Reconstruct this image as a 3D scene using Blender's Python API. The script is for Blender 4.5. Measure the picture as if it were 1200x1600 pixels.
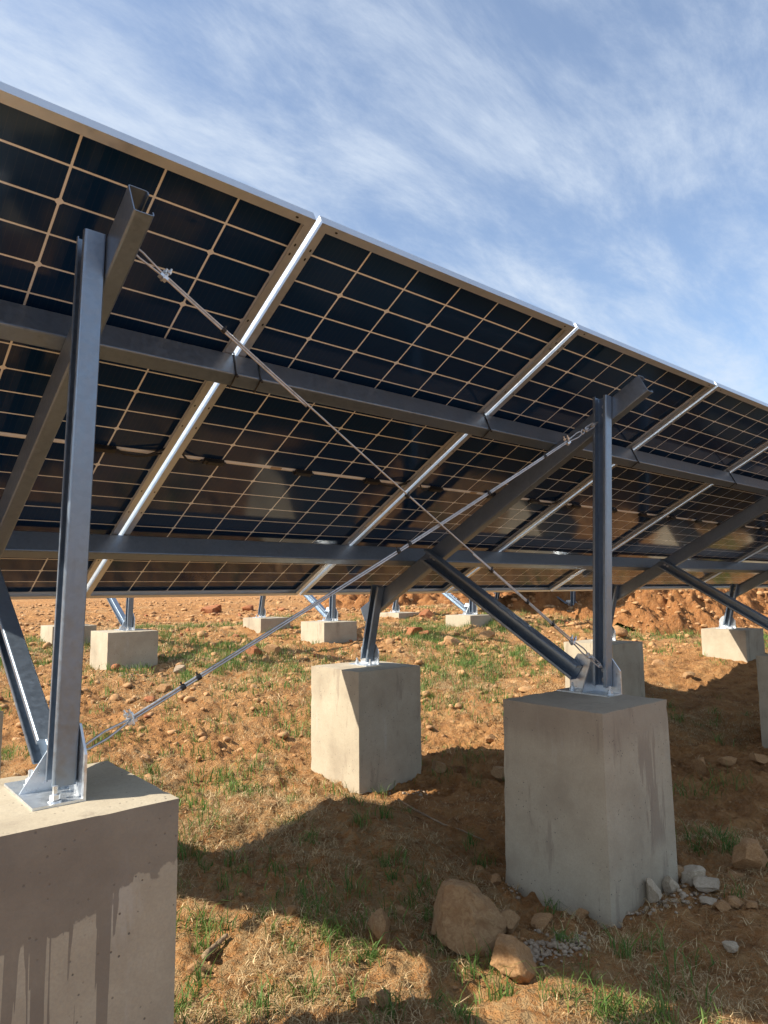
import bpy, bmesh, math, random
import numpy as np
from mathutils import Matrix, Vector, Euler

for _o in list(bpy.data.objects): bpy.data.objects.remove(_o)
scene = bpy.context.scene
COL = scene.collection
CAMH = 1.24                      # camera height above the near ground

# ------------------------------------------------------------------ camera
cam_d = bpy.data.cameras.new('camera'); cam = bpy.data.objects.new('camera', cam_d); COL.objects.link(cam)
cam_d.sensor_fit = 'HORIZONTAL'; cam_d.sensor_width = 36.0; cam_d.lens = 32.2
cam_d.clip_start = 0.02; cam_d.clip_end = 3000
_yaw, _pitch, _roll = 0.708553, 0.111846, -0.008987
_fw = Vector((math.sin(_yaw)*math.cos(_pitch), math.cos(_yaw)*math.cos(_pitch), math.sin(_pitch)))
_r0 = Vector((math.cos(_yaw), -math.sin(_yaw), 0)); _u0 = _r0.cross(_fw)
_r = math.cos(_roll)*_r0 + math.sin(_roll)*_u0; _u = -math.sin(_roll)*_r0 + math.cos(_roll)*_u0
_m = Matrix((( _r.x,_u.x,-_fw.x,0),( _r.y,_u.y,-_fw.y,0),( _r.z,_u.z,-_fw.z,CAMH),(0,0,0,1)))
cam.matrix_world = _m
scene.camera = cam

# ------------------------------------------------------------------ sky, sun, exposure
SUN = Vector((-1.13, 0.52, 1.0)).normalized()          # towards the sun
elev = math.asin(SUN.z); azim = math.atan2(SUN.x, SUN.y)
world = bpy.data.worlds.new('World'); scene.world = world; world.use_nodes = True
wn = world.node_tree; wn.nodes.clear(); WL = wn.links.new
def wnode(t, **k):
    n = wn.nodes.new(t)
    for a, b in k.items(): setattr(n, a, b)
    return n
sky = wnode('ShaderNodeTexSky', sky_type='NISHITA', sun_disc=False)
sky.sun_elevation = elev; sky.sun_rotation = azim
sky.air_density = 1.0; sky.dust_density = 1.3; sky.ozone_density = 1.6
tc = wnode('ShaderNodeTexCoord'); sep = wnode('ShaderNodeSeparateXYZ'); WL(tc.outputs['Generated'], sep.inputs[0])
def wmath(op, a, b=None):
    n = wnode('ShaderNodeMath', operation=op)
    for i, v in enumerate((a, b)):
        if v is None: continue
        if isinstance(v, (int, float)): n.inputs[i].default_value = v
        else: WL(v, n.inputs[i])
    return n.outputs[0]
zz = wmath('ADD', wmath('MAXIMUM', sep.outputs[2], 0.0), 0.28)
cx = wmath('DIVIDE', sep.outputs[0], zz); cy = wmath('DIVIDE', sep.outputs[1], zz)
comb = wnode('ShaderNodeCombineXYZ'); WL(cx, comb.inputs[0]); WL(cy, comb.inputs[1])
mp = wnode('ShaderNodeMapping'); mp.inputs['Rotation'].default_value = (0, 0, math.radians(-28)); mp.inputs['Scale'].default_value = (0.75, 1.75, 1)
WL(comb.outputs[0], mp.inputs[0])
n1 = wnode('ShaderNodeTexNoise'); n1.inputs['Scale'].default_value = 3.4; n1.inputs['Detail'].default_value = 9; n1.inputs['Roughness'].default_value = 0.67; n1.inputs['Distortion'].default_value = 0.25
n2 = wnode('ShaderNodeTexNoise'); n2.inputs['Scale'].default_value = 0.75; n2.inputs['Detail'].default_value = 4; n2.inputs['Distortion'].default_value = 0.4
WL(mp.outputs[0], n1.inputs['Vector']); WL(comb.outputs[0], n2.inputs['Vector'])
csum = wmath('ADD', wmath('MULTIPLY', n1.outputs[0], 0.65), wmath('MULTIPLY', n2.outputs[0], 0.5))
cr = wnode('ShaderNodeMapRange', interpolation_type='SMOOTHSTEP'); cr.inputs[1].default_value = 0.44; cr.inputs[2].default_value = 0.77; cr.inputs[3].default_value = 0.16; cr.inputs[4].default_value = 0.92
WL(csum, cr.inputs[0])
mix = wnode('ShaderNodeMix', data_type='RGBA'); WL(cr.outputs[0], mix.inputs[0])
skyg = wnode('ShaderNodeMix', data_type='RGBA', blend_type='MULTIPLY'); skyg.inputs[0].default_value = 1.0
WL(sky.outputs[0], skyg.inputs[6]); skyg.inputs[7].default_value = (0.92, 1.0, 1.06, 1)
WL(skyg.outputs[2], mix.inputs[6]); mix.inputs[7].default_value = (3.7, 4.15, 4.75, 1)
bg = wnode('ShaderNodeBackground'); bg.inputs[1].default_value = 0.108
WL(mix.outputs[2], bg.inputs[0])
wo = wnode('ShaderNodeOutputWorld'); WL(bg.outputs[0], wo.inputs[0])

sun_d = bpy.data.lights.new('sun', 'SUN'); sun_d.energy = 5.0; sun_d.angle = math.radians(0.53); sun_d.color = (1.0, 0.92, 0.79)
sun = bpy.data.objects.new('sun', sun_d); COL.objects.link(sun)
sun.rotation_euler = (-SUN).to_track_quat('-Z', 'Y').to_euler(); sun.location = SUN*30

scene.view_settings.view_transform = 'Standard'; scene.view_settings.look = 'None'
scene.view_settings.exposure = 0.95; scene.view_settings.gamma = 1.0; scene.view_settings.use_curve_mapping = False

# ------------------------------------------------------------------ helpers
def link(name, me, mat=None, parent=None):
    o = bpy.data.objects.new(name, me); COL.objects.link(o)
    if mat is not None and me is not None and not me.materials: me.materials.append(mat)
    if parent is not None: o.parent = parent
    return o
def empty(name, loc=(0,0,0)):
    o = bpy.data.objects.new(name, None); COL.objects.link(o); o.location = loc; o.empty_display_size = 0.1
    return o
def tag(o, label, cat, group=None):
    o['label'] = label; o['category'] = cat
    if group: o['group'] = group
    return o
def kind(o, k): o['kind'] = k; return o
def mesh(name, V, F, smooth=False):
    me = bpy.data.meshes.new(name); me.from_pydata([tuple(v) for v in V], [], [tuple(f) for f in F]); me.update()
    if smooth:
        me.polygons.foreach_set('use_smooth', [True]*len(me.polygons))
    return me
def np_mesh(name, V, F, smooth=False):
    V = np.asarray(V, dtype=np.float32); F = np.asarray(F, dtype=np.int32); k = F.shape[1]
    me = bpy.data.meshes.new(name)
    me.vertices.add(len(V)); me.vertices.foreach_set('co', V.ravel())
    me.loops.add(F.size); me.loops.foreach_set('vertex_index', F.ravel())
    me.polygons.add(len(F)); me.polygons.foreach_set('loop_start', np.arange(len(F), dtype=np.int32)*k)
    if smooth: me.polygons.foreach_set('use_smooth', np.ones(len(F), dtype=bool))
    me.update(calc_edges=True); return me
class MB:
    """collects geometry of one part"""
    def __init__(s): s.V = []; s.F = []
    def add(s, V, F):
        b = len(s.V); s.V += [tuple(v) for v in V]; s.F += [tuple(i+b for i in f) for f in F]
    def box(s, x0, x1, y0, y1, z0, z1):
        s.add([(x0,y0,z0),(x1,y0,z0),(x1,y1,z0),(x0,y1,z0),(x0,y0,z1),(x1,y0,z1),(x1,y1,z1),(x0,y1,z1)],
              [(3,2,1,0),(4,5,6,7),(0,1,5,4),(1,2,6,5),(2,3,7,6),(3,0,4,7)])
    def prism(s, pts, ax, bx, n, t):
        """polygon pts (2-D) in the frame (ax,bx), origin first element of ax tuple; extruded by n*t"""
        org, A = ax; V = []
        A = Vector(A); B = Vector(bx); N = Vector(n)*t; org = Vector(org); k = len(pts)
        for p in pts: V.append(org + A*p[0] + B*p[1])
        for p in pts: V.append(org + A*p[0] + B*p[1] + N)
        s.add(V, [tuple(range(k-1,-1,-1)), tuple(range(k,2*k))] + [(i,(i+1)%k,(i+1)%k+k,i+k) for i in range(k)])
    def tube(s, path, r, n=8, closed=False):
        path = [Vector(p) for p in path]; k = len(path); V = []; F = []
        up = None
        for i, p in enumerate(path):
            if closed: d = (path[(i+1)%k]-path[i-1]).normalized()
            else: d = (path[min(i+1,k-1)]-path[max(i-1,0)]).normalized()
            if up is None:
                up = Vector((0,0,1)) if abs(d.z) < 0.9 else Vector((0,1,0))
            a = d.cross(up).normalized(); b = a.cross(d).normalized(); up = b
            rr = r[i] if isinstance(r, (list, tuple)) else r
            for j in range(n):
                t = 2*math.pi*j/n; V.append(p + a*(rr*math.cos(t)) + b*(rr*math.sin(t)))
        for i in range(k if closed else k-1):
            for j in range(n):
                q = (i+1)%k
                F.append((i*n+j, q*n+j, q*n+(j+1)%n, i*n+(j+1)%n))
        if not closed: F.append(tuple(range(n))); F.append(tuple(range((k-1)*n+n-1, (k-1)*n-1, -1)))
        s.add(V, F)
    def cyl(s, p0, p1, r, n=10): s.tube([p0, p1], r, n)
    def build(s, name, mat, parent=None, smooth=False):
        me = mesh(name, s.V, s.F, smooth); 
        bm = bmesh.new(); bm.from_mesh(me); bmesh.ops.recalc_face_normals(bm, faces=bm.faces); bm.to_mesh(me); bm.free()
        if smooth: me.polygons.foreach_set('use_smooth', [True]*len(me.polygons))
        return link(name, me, mat, parent)
def smooth_by_angle(o, deg=35):
    me = o.data; me.polygons.foreach_set('use_smooth', [True]*len(me.polygons))
    bm = bmesh.new(); bm.from_mesh(me)
    for e in bm.edges:
        if len(e.link_faces) == 2 and e.calc_face_angle(0) > math.radians(deg): e.smooth = False
    bm.to_mesh(me); bm.free()

# value noise
def _hash(ix, iy, seed):
    h = (ix.astype(np.int64)*374761393 + iy.astype(np.int64)*668265263 + seed*1442695041) & 0xffffffff
    h = ((h ^ (h >> 13))*1274126177) & 0xffffffff
    h = (h ^ (h >> 16)) & 0xffffffff
    return h/4294967295.0
def vnoise(x, y, seed=0):
    ix = np.floor(x); iy = np.floor(y); fx = x-ix; fy = y-iy
    fx = fx*fx*fx*(fx*(fx*6-15)+10); fy = fy*fy*fy*(fy*(fy*6-15)+10)
    a = _hash(ix,iy,seed); b = _hash(ix+1,iy,seed); c = _hash(ix,iy+1,seed); d = _hash(ix+1,iy+1,seed)
    return (a*(1-fx)+b*fx)*(1-fy) + (c*(1-fx)+d*fx)*fy
def fbm(x, y, seed=0, oct=4, gain=0.5):
    s = 0; a = 1; t = 0
    for i in range(oct):
        s = s + a*vnoise(x*2**i+17.3*i, y*2**i-9.1*i, seed+i); t += a; a *= gain
    return s/t
def worley(x, y, seed=0):
    ix = np.floor(x); iy = np.floor(y); best = np.full(np.shape(x), 9.0)
    for dx in (-1,0,1):
        for dy in (-1,0,1):
            jx = ix+dx; jy = iy+dy
            px = jx+_hash(jx,jy,seed); py = jy+_hash(jx,jy,seed+7)
            best = np.minimum(best, (x-px)**2+(y-py)**2)
    return np.sqrt(best)

# ------------------------------------------------------------------ materials
def newmat(name):
    m = bpy.data.materials.new(name); m.use_nodes = True; nt = m.node_tree
    b = nt.nodes['Principled BSDF']
    return m, nt, b
class NT:
    def __init__(s, nt): s.nt = nt; s.L = nt.links.new
    def n(s, t, **k):
        q = s.nt.nodes.new(t)
        for a, b in k.items(): setattr(q, a, b)
        return q
    def coord(s, which='Object', scale=(1,1,1), rot=(0,0,0)):
        t = s.n('ShaderNodeTexCoord'); m = s.n('ShaderNodeMapping'); m.inputs['Scale'].default_value = scale; m.inputs['Rotation'].default_value = rot
        s.L(t.outputs[which], m.inputs[0]); return m.outputs[0]
    def pos(s, scale=(1,1,1)):
        t = s.n('ShaderNodeNewGeometry'); m = s.n('ShaderNodeMapping'); m.inputs['Scale'].default_value = scale
        s.L(t.outputs['Position'], m.inputs[0]); return m.outputs[0]
    def noise(s, v, scale, detail=4, rough=0.55, dist=0.0):
        q = s.n('ShaderNodeTexNoise'); q.inputs['Scale'].default_value = scale; q.inputs['Detail'].default_value = detail
        q.inputs['Roughness'].default_value = rough; q.inputs['Distortion'].default_value = dist; s.L(v, q.inputs['Vector']); return q.outputs[0]
    def ramp(s, f, stops):
        q = s.n('ShaderNodeValToRGB'); e = q.color_ramp.elements
        while len(e) < len(stops): e.new(0.5)
        for i, (p, c) in enumerate(stops):
            e[i].position = p; e[i].color = (*c, 1) if len(c) == 3 else c
        s.L(f, q.inputs[0]); return q.outputs[0]
    def rng(s, f, a, b, c=0.0, d=1.0):
        q = s.n('ShaderNodeMapRange', interpolation_type='SMOOTHSTEP')
        for i, v in enumerate((a,b,c,d)): q.inputs[i+1].default_value = v
        s.L(f, q.inputs[0]); return q.outputs[0]
    def mixc(s, f, a, b, blend='MIX'):
        q = s.n('ShaderNodeMix', data_type='RGBA', blend_type=blend)
        for i, v in ((0,f),(6,a),(7,b)):
            if isinstance(v, (int,float)): q.inputs[i].default_value = v
            elif isinstance(v, tuple): q.inputs[i].default_value = (*v,1)
            else: s.L(v, q.inputs[i])
        return q.outputs[2]
    def math(s, op, a, b=None):
        q = s.n('ShaderNodeMath', operation=op)
        for i, v in enumerate((a,b)):
            if v is None: continue
            if isinstance(v,(int,float)): q.inputs[i].default_value = v
            else: s.L(v, q.inputs[i])
        return q.outputs[0]
    def bump(s, h, strength, dist, bsdf):
        q = s.n('ShaderNodeBump'); q.inputs['Strength'].default_value = strength; q.inputs['Distance'].default_value = dist
        s.L(h, q.inputs['Height']); s.L(q.outputs[0], bsdf.inputs['Normal'])

def mat_steel(name, base=(0.205,0.255,0.32), rough=0.37, metal=0.75, var=0.12):
    m, nt, b = newmat(name); t = NT(nt)
    v = t.pos()
    sp = t.noise(v, 60, 5, 0.6); big = t.noise(v, 4, 3)
    c = t.ramp(t.math('ADD', t.math('MULTIPLY', sp, 0.5), t.math('MULTIPLY', big, 0.5)),
               [(0.32, tuple(x*(1-var*1.1) for x in base)), (0.68, tuple(min(1,x*(1+var)) for x in base))])
    vo = t.n('ShaderNodeTexVoronoi'); vo.inputs['Scale'].default_value = 85; t.L(v, vo.inputs['Vector'])
    sc = t.n('ShaderNodeSeparateColor'); t.L(vo.outputs['Color'], sc.inputs[0])
    c = t.mixc(t.math('MULTIPLY', sc.outputs[0], var*0.9), c, tuple(min(1,x*1.7) for x in base))
    st = t.n('ShaderNodeMapping'); st.inputs['Scale'].default_value = (55,55,3); t.L(v, st.inputs[0])
    c = t.mixc(t.rng(t.noise(st.outputs[0],1.0,3,0.6),0.60,0.72,0,var*2.2), c, tuple(x*0.62 for x in base))
    t.L(c, b.inputs['Base Color']); b.inputs['Metallic'].default_value = metal
    t.L(t.rng(sp, 0.3, 0.7, rough-0.07, rough+0.1), b.inputs['Roughness'])
    t.bump(t.noise(v, 25, 3), 0.06, 0.002, b)
    return m
M = {}
M['steel'] = mat_steel('galvanised_steel')
M['bracket'] = mat_steel('bright_zinc', (0.62,0.65,0.68), 0.34, 0.85, 0.15)
M['alu'] = mat_steel('anodised_aluminium', (0.62,0.66,0.70), 0.36, 0.8, 0.04)
M['rope'] = mat_steel('wire_rope', (0.48,0.49,0.5), 0.4, 0.8, 0.3)
def mat_plain(name, c, rough=0.5, metal=0.0):
    m, nt, b = newmat(name); t = NT(nt)
    n = t.noise(t.pos(), 30, 3); t.L(t.mixc(n, tuple(x*0.8 for x in c), tuple(min(1,x*1.2) for x in c)), b.inputs['Base Color'])
    b.inputs['Roughness'].default_value = rough; b.inputs['Metallic'].default_value = metal
    return m
M['plastic'] = mat_plain('black_plastic', (0.012,0.012,0.013), 0.45)
M['tape'] = mat_plain('beige_label', (0.42,0.33,0.24), 0.7)
def mat_cell():
    m, nt, b = newmat('solar_cell'); t = NT(nt)
    o = t.coord('Object')
    w = t.n('ShaderNodeTexWave', wave_type='BANDS', bands_direction='X'); w.inputs['Scale'].default_value = 16; t.L(o, w.inputs['Vector'])
    fine = t.rng(w.outputs[1], 0.96, 1.0)
    obj = t.n('ShaderNodeObjectInfo'); rnd = obj.outputs['Random']
    base = t.mixc(rnd, (0.004,0.021,0.072), (0.006,0.026,0.084))
    t.L(t.mixc(t.math('MULTIPLY', fine, 0.12), base, (0.09,0.09,0.10)), b.inputs['Base Color'])
    b.inputs['Roughness'].default_value = 0.10; b.inputs['IOR'].default_value = 1.40
    return m
M['cell'] = mat_cell()
def mat_lattice():
    m, nt, b = newmat('white_cell_lattice'); t = NT(nt)
    n = t.noise(t.pos(), 8, 3); t.L(t.mixc(n, (0.74,0.78,0.82), (0.82,0.86,0.90)), b.inputs['Base Color'])
    b.inputs['Roughness'].default_value = 0.12; b.inputs['IOR'].default_value = 1.6
    return m
M['lattice'] = mat_lattice()
M['front'] = mat_plain('front_glass', (0.008,0.012,0.028), 0.06)
M['ribbon'] = mat_steel('tinned_ribbon', (0.86,0.86,0.87), 0.35, 0.15, 0.05)

def mat_concrete(name, drips=False, tone=1.0, damp=False):
    m, nt, b = newmat(name); t = NT(nt)
    v = t.pos(); oi = t.n('ShaderNodeObjectInfo')
    add = t.n('ShaderNodeVectorMath', operation='ADD'); t.L(v, add.inputs[0])
    sc = t.n('ShaderNodeVectorMath', operation='SCALE'); t.L(oi.outputs['Location'], sc.inputs[0]); sc.inputs['Scale'].default_value = 0.73; t.L(sc.outputs[0], add.inputs[1])
    v = add.outputs[0]
    big = t.noise(v, 3.4, 7, 0.62, 0.15); fine = t.noise(v, 150, 5, 0.7)
    c = t.ramp(big, [(0.28,(0.29*tone,0.236*tone,0.165*tone)),(0.5,(0.39*tone,0.33*tone,0.235*tone)),(0.74,(0.46*tone,0.40*tone,0.295*tone))])
    c = t.mixc(t.rng(fine,0.3,0.75,0.0,0.35), c, (0.22*tone,0.19*tone,0.155*tone))
    # vertical formwork wash streaks
    st = t.n('ShaderNodeMapping'); st.inputs['Scale'].default_value = (11,11,1.9); t.L(v, st.inputs[0])
    streak = t.noise(st.outputs[0], 1.0, 7, 0.66, 0.1)
    c = t.mixc(t.rng(streak,0.57,0.66,0.0,0.5), c, (0.20*tone,0.155*tone,0.115*tone))
    c = t.mixc(t.rng(streak,0.40,0.28,0.0,0.35), c, (0.45*tone,0.42*tone,0.37*tone))
    # air pockets
    vo = t.n('ShaderNodeTexVoronoi'); vo.inputs['Scale'].default_value = 46; t.L(v, vo.inputs['Vector'])
    pit = t.math('MULTIPLY', t.rng(vo.outputs['Distance'],0.15,0.09), t.rng(t.noise(v,9,2),0.46,0.56))
    c = t.mixc(t.math('MULTIPLY',pit,0.8), c, (0.07,0.06,0.05))
    rough = None
    if drips:
        g = t.n('ShaderNodeNewGeometry'); s = t.n('ShaderNodeSeparateXYZ'); t.L(g.outputs['Position'], s.inputs[0])
        X, Z = s.outputs[0], s.outputs[2]
        # wet front: runs down further on the left, with narrow runs below it
        d1 = t.n('ShaderNodeMapping'); d1.inputs['Scale'].default_value = (34,3,0.9); t.L(g.outputs['Position'], d1.inputs[0])
        runs = t.noise(d1.outputs[0], 1.0, 3, 0.55, 0.25)
        edge = t.noise(g.outputs['Position'], 16, 4, 0.6)
        edge2 = t.noise(g.outputs['Position'], 5, 2)
        lim = t.math('ADD', t.math('MULTIPLY', t.math('MAXIMUM', t.math('SUBTRACT', X, 0.48), 0.0), 0.36), 0.525)
        lim = t.math('ADD', lim, t.math('MULTIPLY', t.math('SUBTRACT', edge, 0.5), 0.12))
        lim = t.math('ADD', lim, t.math('MULTIPLY', t.math('SUBTRACT', edge2, 0.5), 0.12))
        leftw = t.rng(X, 0.60, 0.56)
        lim = t.math('SUBTRACT', lim, t.math('MULTIPLY', t.math('MULTIPLY', t.rng(runs,0.525,0.575), leftw), 0.6))
        wet = t.math('GREATER_THAN', Z, lim)
        wet = t.rng(t.math('SUBTRACT', Z, lim), 0.0, 0.008)
        ny = t.n('ShaderNodeSeparateXYZ'); t.L(g.outputs['True Normal'], ny.inputs[0])
        wet = t.math('MULTIPLY', wet, t.rng(ny.outputs[2], 0.6, 0.3))
        c = t.mixc(t.math('MULTIPLY', t.math('MULTIPLY', wet, t.rng(t.noise(g.outputs['Position'],7,4,0.6),0.25,0.7,0.75,1.0)), 0.85), c, (0.155*tone,0.128*tone,0.10*tone))
        rough = t.rng(wet, 0, 1, 0.9, 0.62)
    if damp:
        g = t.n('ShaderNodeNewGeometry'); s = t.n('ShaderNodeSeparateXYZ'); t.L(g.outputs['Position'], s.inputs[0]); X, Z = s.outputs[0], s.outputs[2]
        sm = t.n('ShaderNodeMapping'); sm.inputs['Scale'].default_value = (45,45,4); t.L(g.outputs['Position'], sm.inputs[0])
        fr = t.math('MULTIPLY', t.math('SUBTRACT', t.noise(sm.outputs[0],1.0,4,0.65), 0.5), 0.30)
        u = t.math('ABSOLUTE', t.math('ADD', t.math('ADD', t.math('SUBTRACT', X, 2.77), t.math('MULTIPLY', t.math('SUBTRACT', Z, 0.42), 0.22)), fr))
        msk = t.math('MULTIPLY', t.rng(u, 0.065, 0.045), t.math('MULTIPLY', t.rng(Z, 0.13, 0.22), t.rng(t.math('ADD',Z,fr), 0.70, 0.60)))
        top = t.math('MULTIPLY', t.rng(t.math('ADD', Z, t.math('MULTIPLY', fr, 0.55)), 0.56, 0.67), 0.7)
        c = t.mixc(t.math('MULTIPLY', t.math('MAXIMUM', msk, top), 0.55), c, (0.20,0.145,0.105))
    t.L(c, b.inputs['Base Color']); b.inputs['Roughness'].default_value = 0.88
    if rough is not None: t.L(rough, b.inputs['Roughness'])
    h = t.math('SUBTRACT', t.math('ADD', t.math('MULTIPLY',fine,0.4), t.noise(v,28,4,0.6)), t.math('MULTIPLY',pit,1.2))
    t.bump(h, 0.35, 0.004, b)
    return m
M['concrete'] = mat_concrete('concrete'); M['concrete_wet'] = mat_concrete('concrete_with_runs', True); M['concrete_damp'] = mat_concrete('concrete_with_damp_patch', damp=True)

def mat_soil():
    m, nt, b = newmat('orange_soil'); t = NT(nt)
    v = t.pos()
    big = t.noise(v, 0.9, 5, 0.6, 0.3); mid = t.noise(v, 7, 5, 0.62, 0.2); fine = t.noise(v, 55, 5, 0.7)
    c = t.ramp(mid, [(0.28,(0.16,0.062,0.019)),(0.5,(0.41,0.188,0.062)),(0.72,(0.55,0.305,0.122))])
    c = t.mixc(t.rng(fine,0.35,0.75,0,0.55), c, (0.46,0.28,0.145))
    at = t.n('ShaderNodeAttribute'); at.attribute_name = 'litter'
    lit = t.math('MULTIPLY', at.outputs['Fac'], t.rng(t.noise(v,22,5,0.75),0.42,0.60))
    c = t.mixc(t.math('MULTIPLY',lit,0.8), c, t.mixc(t.noise(v,90,3), (0.29,0.185,0.085), (0.50,0.36,0.19)))
    c = t.mixc(t.rng(big,0.55,0.75,0,0.35), c, (0.34,0.15,0.055))
    t.L(c, b.inputs['Base Color']); b.inputs['Roughness'].default_value = 0.97; b.inputs['Specular IOR Level'].default_value = 0.15
    h = t.math('ADD', t.math('MULTIPLY',fine,0.5), t.math('ADD', t.noise(v,18,5,0.65), t.math('MULTIPLY', t.noise(v,160,3,0.6),0.25)))
    t.bump(h, 1.0, 0.06, b)
    return m
M['soil'] = mat_soil()
def mat_rock(name, a, c2, dust=(0.30,0.16,0.07)):
    m, nt, b = newmat(name); t = NT(nt); v = t.coord('Object')
    n = t.noise(v, 9, 6, 0.65, 0.6); f = t.noise(v, 70, 4, 0.7)
    c = t.mixc(t.rng(n,0.3,0.7), a, c2)
    c = t.mixc(t.rng(f,0.55,0.8,0,0.5), c, tuple(min(1,x*1.35) for x in c2))
    c = t.mixc(t.rng(t.noise(v,4,3),0.45,0.7,0,0.6), c, dust)
    t.L(c, b.inputs['Base Color']); b.inputs['Roughness'].default_value = 0.92
    t.bump(t.math('ADD', n, t.math('MULTIPLY',f,0.5)), 0.6, 0.02, b)
    return m
M['rock_tan'] = mat_rock('tan_rock', (0.27,0.150,0.066), (0.42,0.26,0.125))
M['rock_orange'] = mat_rock('orange_rock', (0.33,0.17,0.065), (0.45,0.26,0.12))
M['rock_red'] = mat_rock('red_clay_clod', (0.24,0.075,0.028), (0.34,0.13,0.05))
M['rock_pale'] = mat_rock('pale_rubble', (0.44,0.345,0.235), (0.56,0.46,0.335), (0.38,0.29,0.2))
M['rock_grey'] = mat_rock('grey_gravel', (0.27,0.20,0.135), (0.40,0.315,0.225), (0.30,0.22,0.15))
def mat_blade(name, a, b2, trans=0.25):
    m, nt, b = newmat(name); t = NT(nt)
    at = t.n('ShaderNodeAttribute'); at.attribute_name = 'tint'
    t.L(t.mixc(at.outputs['Fac'], a, b2), b.inputs['Base Color']); b.inputs['Roughness'].default_value = 0.6
    b.inputs['Specular IOR Level'].default_value = 0.3
    tr = t.n('ShaderNodeBsdfTranslucent'); t.L(t.mixc(at.outputs['Fac'], a, b2), tr.inputs[0])
    mx = t.n('ShaderNodeMixShader'); mx.inputs[0].default_value = trans
    t.L(b.outputs[0], mx.inputs[1]); t.L(tr.outputs[0], mx.inputs[2]); t.L(mx.outputs[0], nt.nodes['Material Output'].inputs[0])
    return m
M['grass'] = mat_blade('green_grass', (0.055,0.135,0.025), (0.20,0.27,0.065), 0.35)
M['straw'] = mat_blade('dry_straw', (0.30,0.19,0.08), (0.72,0.55,0.31), 0.15)
M['wood'] = mat_rock('weathered_wood', (0.20,0.13,0.075), (0.34,0.24,0.14))

# ------------------------------------------------------------------ ground
def base_height(x, y):
    prof = np.interp(y, [-60,-3,3.2,5.0,6.75,8.6,12,20,45,600], [-0.6,-0.08,0.0,0.20,0.47,0.60,0.70,0.78,0.95,1.2])
    w = np.interp(y, [-5,0,3.5,6.8,12,40], [0.3,0.6,1.0,0.55,0.35,0.0])
    rx = np.interp(x, [-60,-3,2.6,5.3,8.0,11,18,60], [-0.15,0.0,0.0,0.16,0.38,0.5,0.62,0.8])
    return prof + w*rx
BUMPS = [(2.2,2.88,0.34,0.10),(3.45,3.25,0.30,0.10),(1.8,2.45,0.3,0.05),(4.1,2.9,0.5,0.07),(3.3,2.3,0.3,0.03),(1.5,4.6,0.6,0.08),
         (3.4,5.2,0.7,0.08),(2.2,6.4,0.45,0.07),(5.5,6.0,0.8,0.07),(8.1,7.0,0.4,0.12),(7.25,6.55,0.22,0.10),(4.55,6.6,0.3,0.05),(6.5,4.7,0.7,0.08)]
BLOCKS = []       # filled below: (x0,x1,y0,y1)
def height(x, y):
    x = np.asarray(x, float); y = np.asarray(y, float)
    h = base_height(x, y)
    near = np.exp(-((x-4)**2+(y-4)**2)/900.0)
    for bx, by, br, bh in BUMPS: h = h + bh*np.exp(-((x-bx)**2+(y-by)**2)/(br*br))
    h = h + (fbm(x*0.55, y*0.55, 3, 4)-0.5)*0.16*(0.35+0.65*near)
    h = h + (fbm(x*2.6, y*2.6, 11, 4, 0.55)-0.5)*0.11*near
    cl = worley(x*5.5+0.6*vnoise(x*7,y*7,5), y*5.5, 21); h = h + np.clip(0.42-cl,0,1)*0.055*near*np.clip(fbm(x*0.8,y*0.8,31,2)*2-0.55,0,1)
    h = h + (fbm(x*13, y*13, 41, 4, 0.65)-0.5)*0.075*near*(0.4+fbm(x*1.1,y*1.1,43,2))
    c2 = worley(x*15, y*15, 23); h = h + np.clip(0.42-c2,0,1)*0.055*near*np.clip(fbm(x*1.7,y*1.7,33,2)*2.6-0.8,0,1)
    return h
def litter(x, y):
    """0..1 how much dry litter covers the soil"""
    g = fbm(x*0.6+3, y*0.6-2, 71, 4, 0.6)
    far = np.interp(y, [-5,5,7.5,10,14], [0.62,0.56,0.44,0.2,0.05])
    left = np.interp(x, [0,2.2,4.0], [-0.18,-0.10,0.0])*np.clip((y-4)/2.5,0,1)
    bare = -0.75*np.exp(-((x-2.35)/0.75)**2-((y-1.15)/0.42)**2)-0.35*np.exp(-((x-1.75)/0.3)**2-((y-2.75)/0.35)**2)
    return np.clip((g-0.5)*3.2 + far + left + bare, 0, 1)
def axis(spec):
    out = [spec[0][0]]
    for (a, b, st) in spec:
        n = max(1, int(round((b-a)/st))); out += list(np.linspace(a, b, n+1)[1:])
    return np.array(out)
gx = axis([(-600,-60,60),(-60,-8,5),(-8,-1,0.35),(-1,0.6,0.08),(0.6,4.4,0.014),(4.4,6.5,0.026),(6.5,12,0.045),(12,22,0.12),(22,60,2.5),(60,700,60)])
gy = axis([(-300,-40,40),(-40,-4,3),(-4,0.7,0.2),(0.7,4.0,0.014),(4.0,6.0,0.026),(6.0,10,0.04),(10,16,0.10),(16,30,0.5),(30,80,4),(80,900,60)])
GX, GY = np.meshgrid(gx, gy); GZ = height(GX, GY)
nx, ny = len(gx), len(gy)
idx = np.arange(nx*ny).reshape(ny, nx)
F = np.stack([idx[:-1,:-1], idx[:-1,1:], idx[1:,1:], idx[1:,:-1]], -1).reshape(-1,4)
gme = np_mesh('ground', np.stack([GX,GY,GZ],-1).reshape(-1,3), F, True)
la = gme.attributes.new('litter','FLOAT','POINT'); la.data.foreach_set('value', litter(GX,GY).ravel().astype(np.float32))
ground = kind(link('ground', gme, M['soil']), 'structure')

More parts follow.
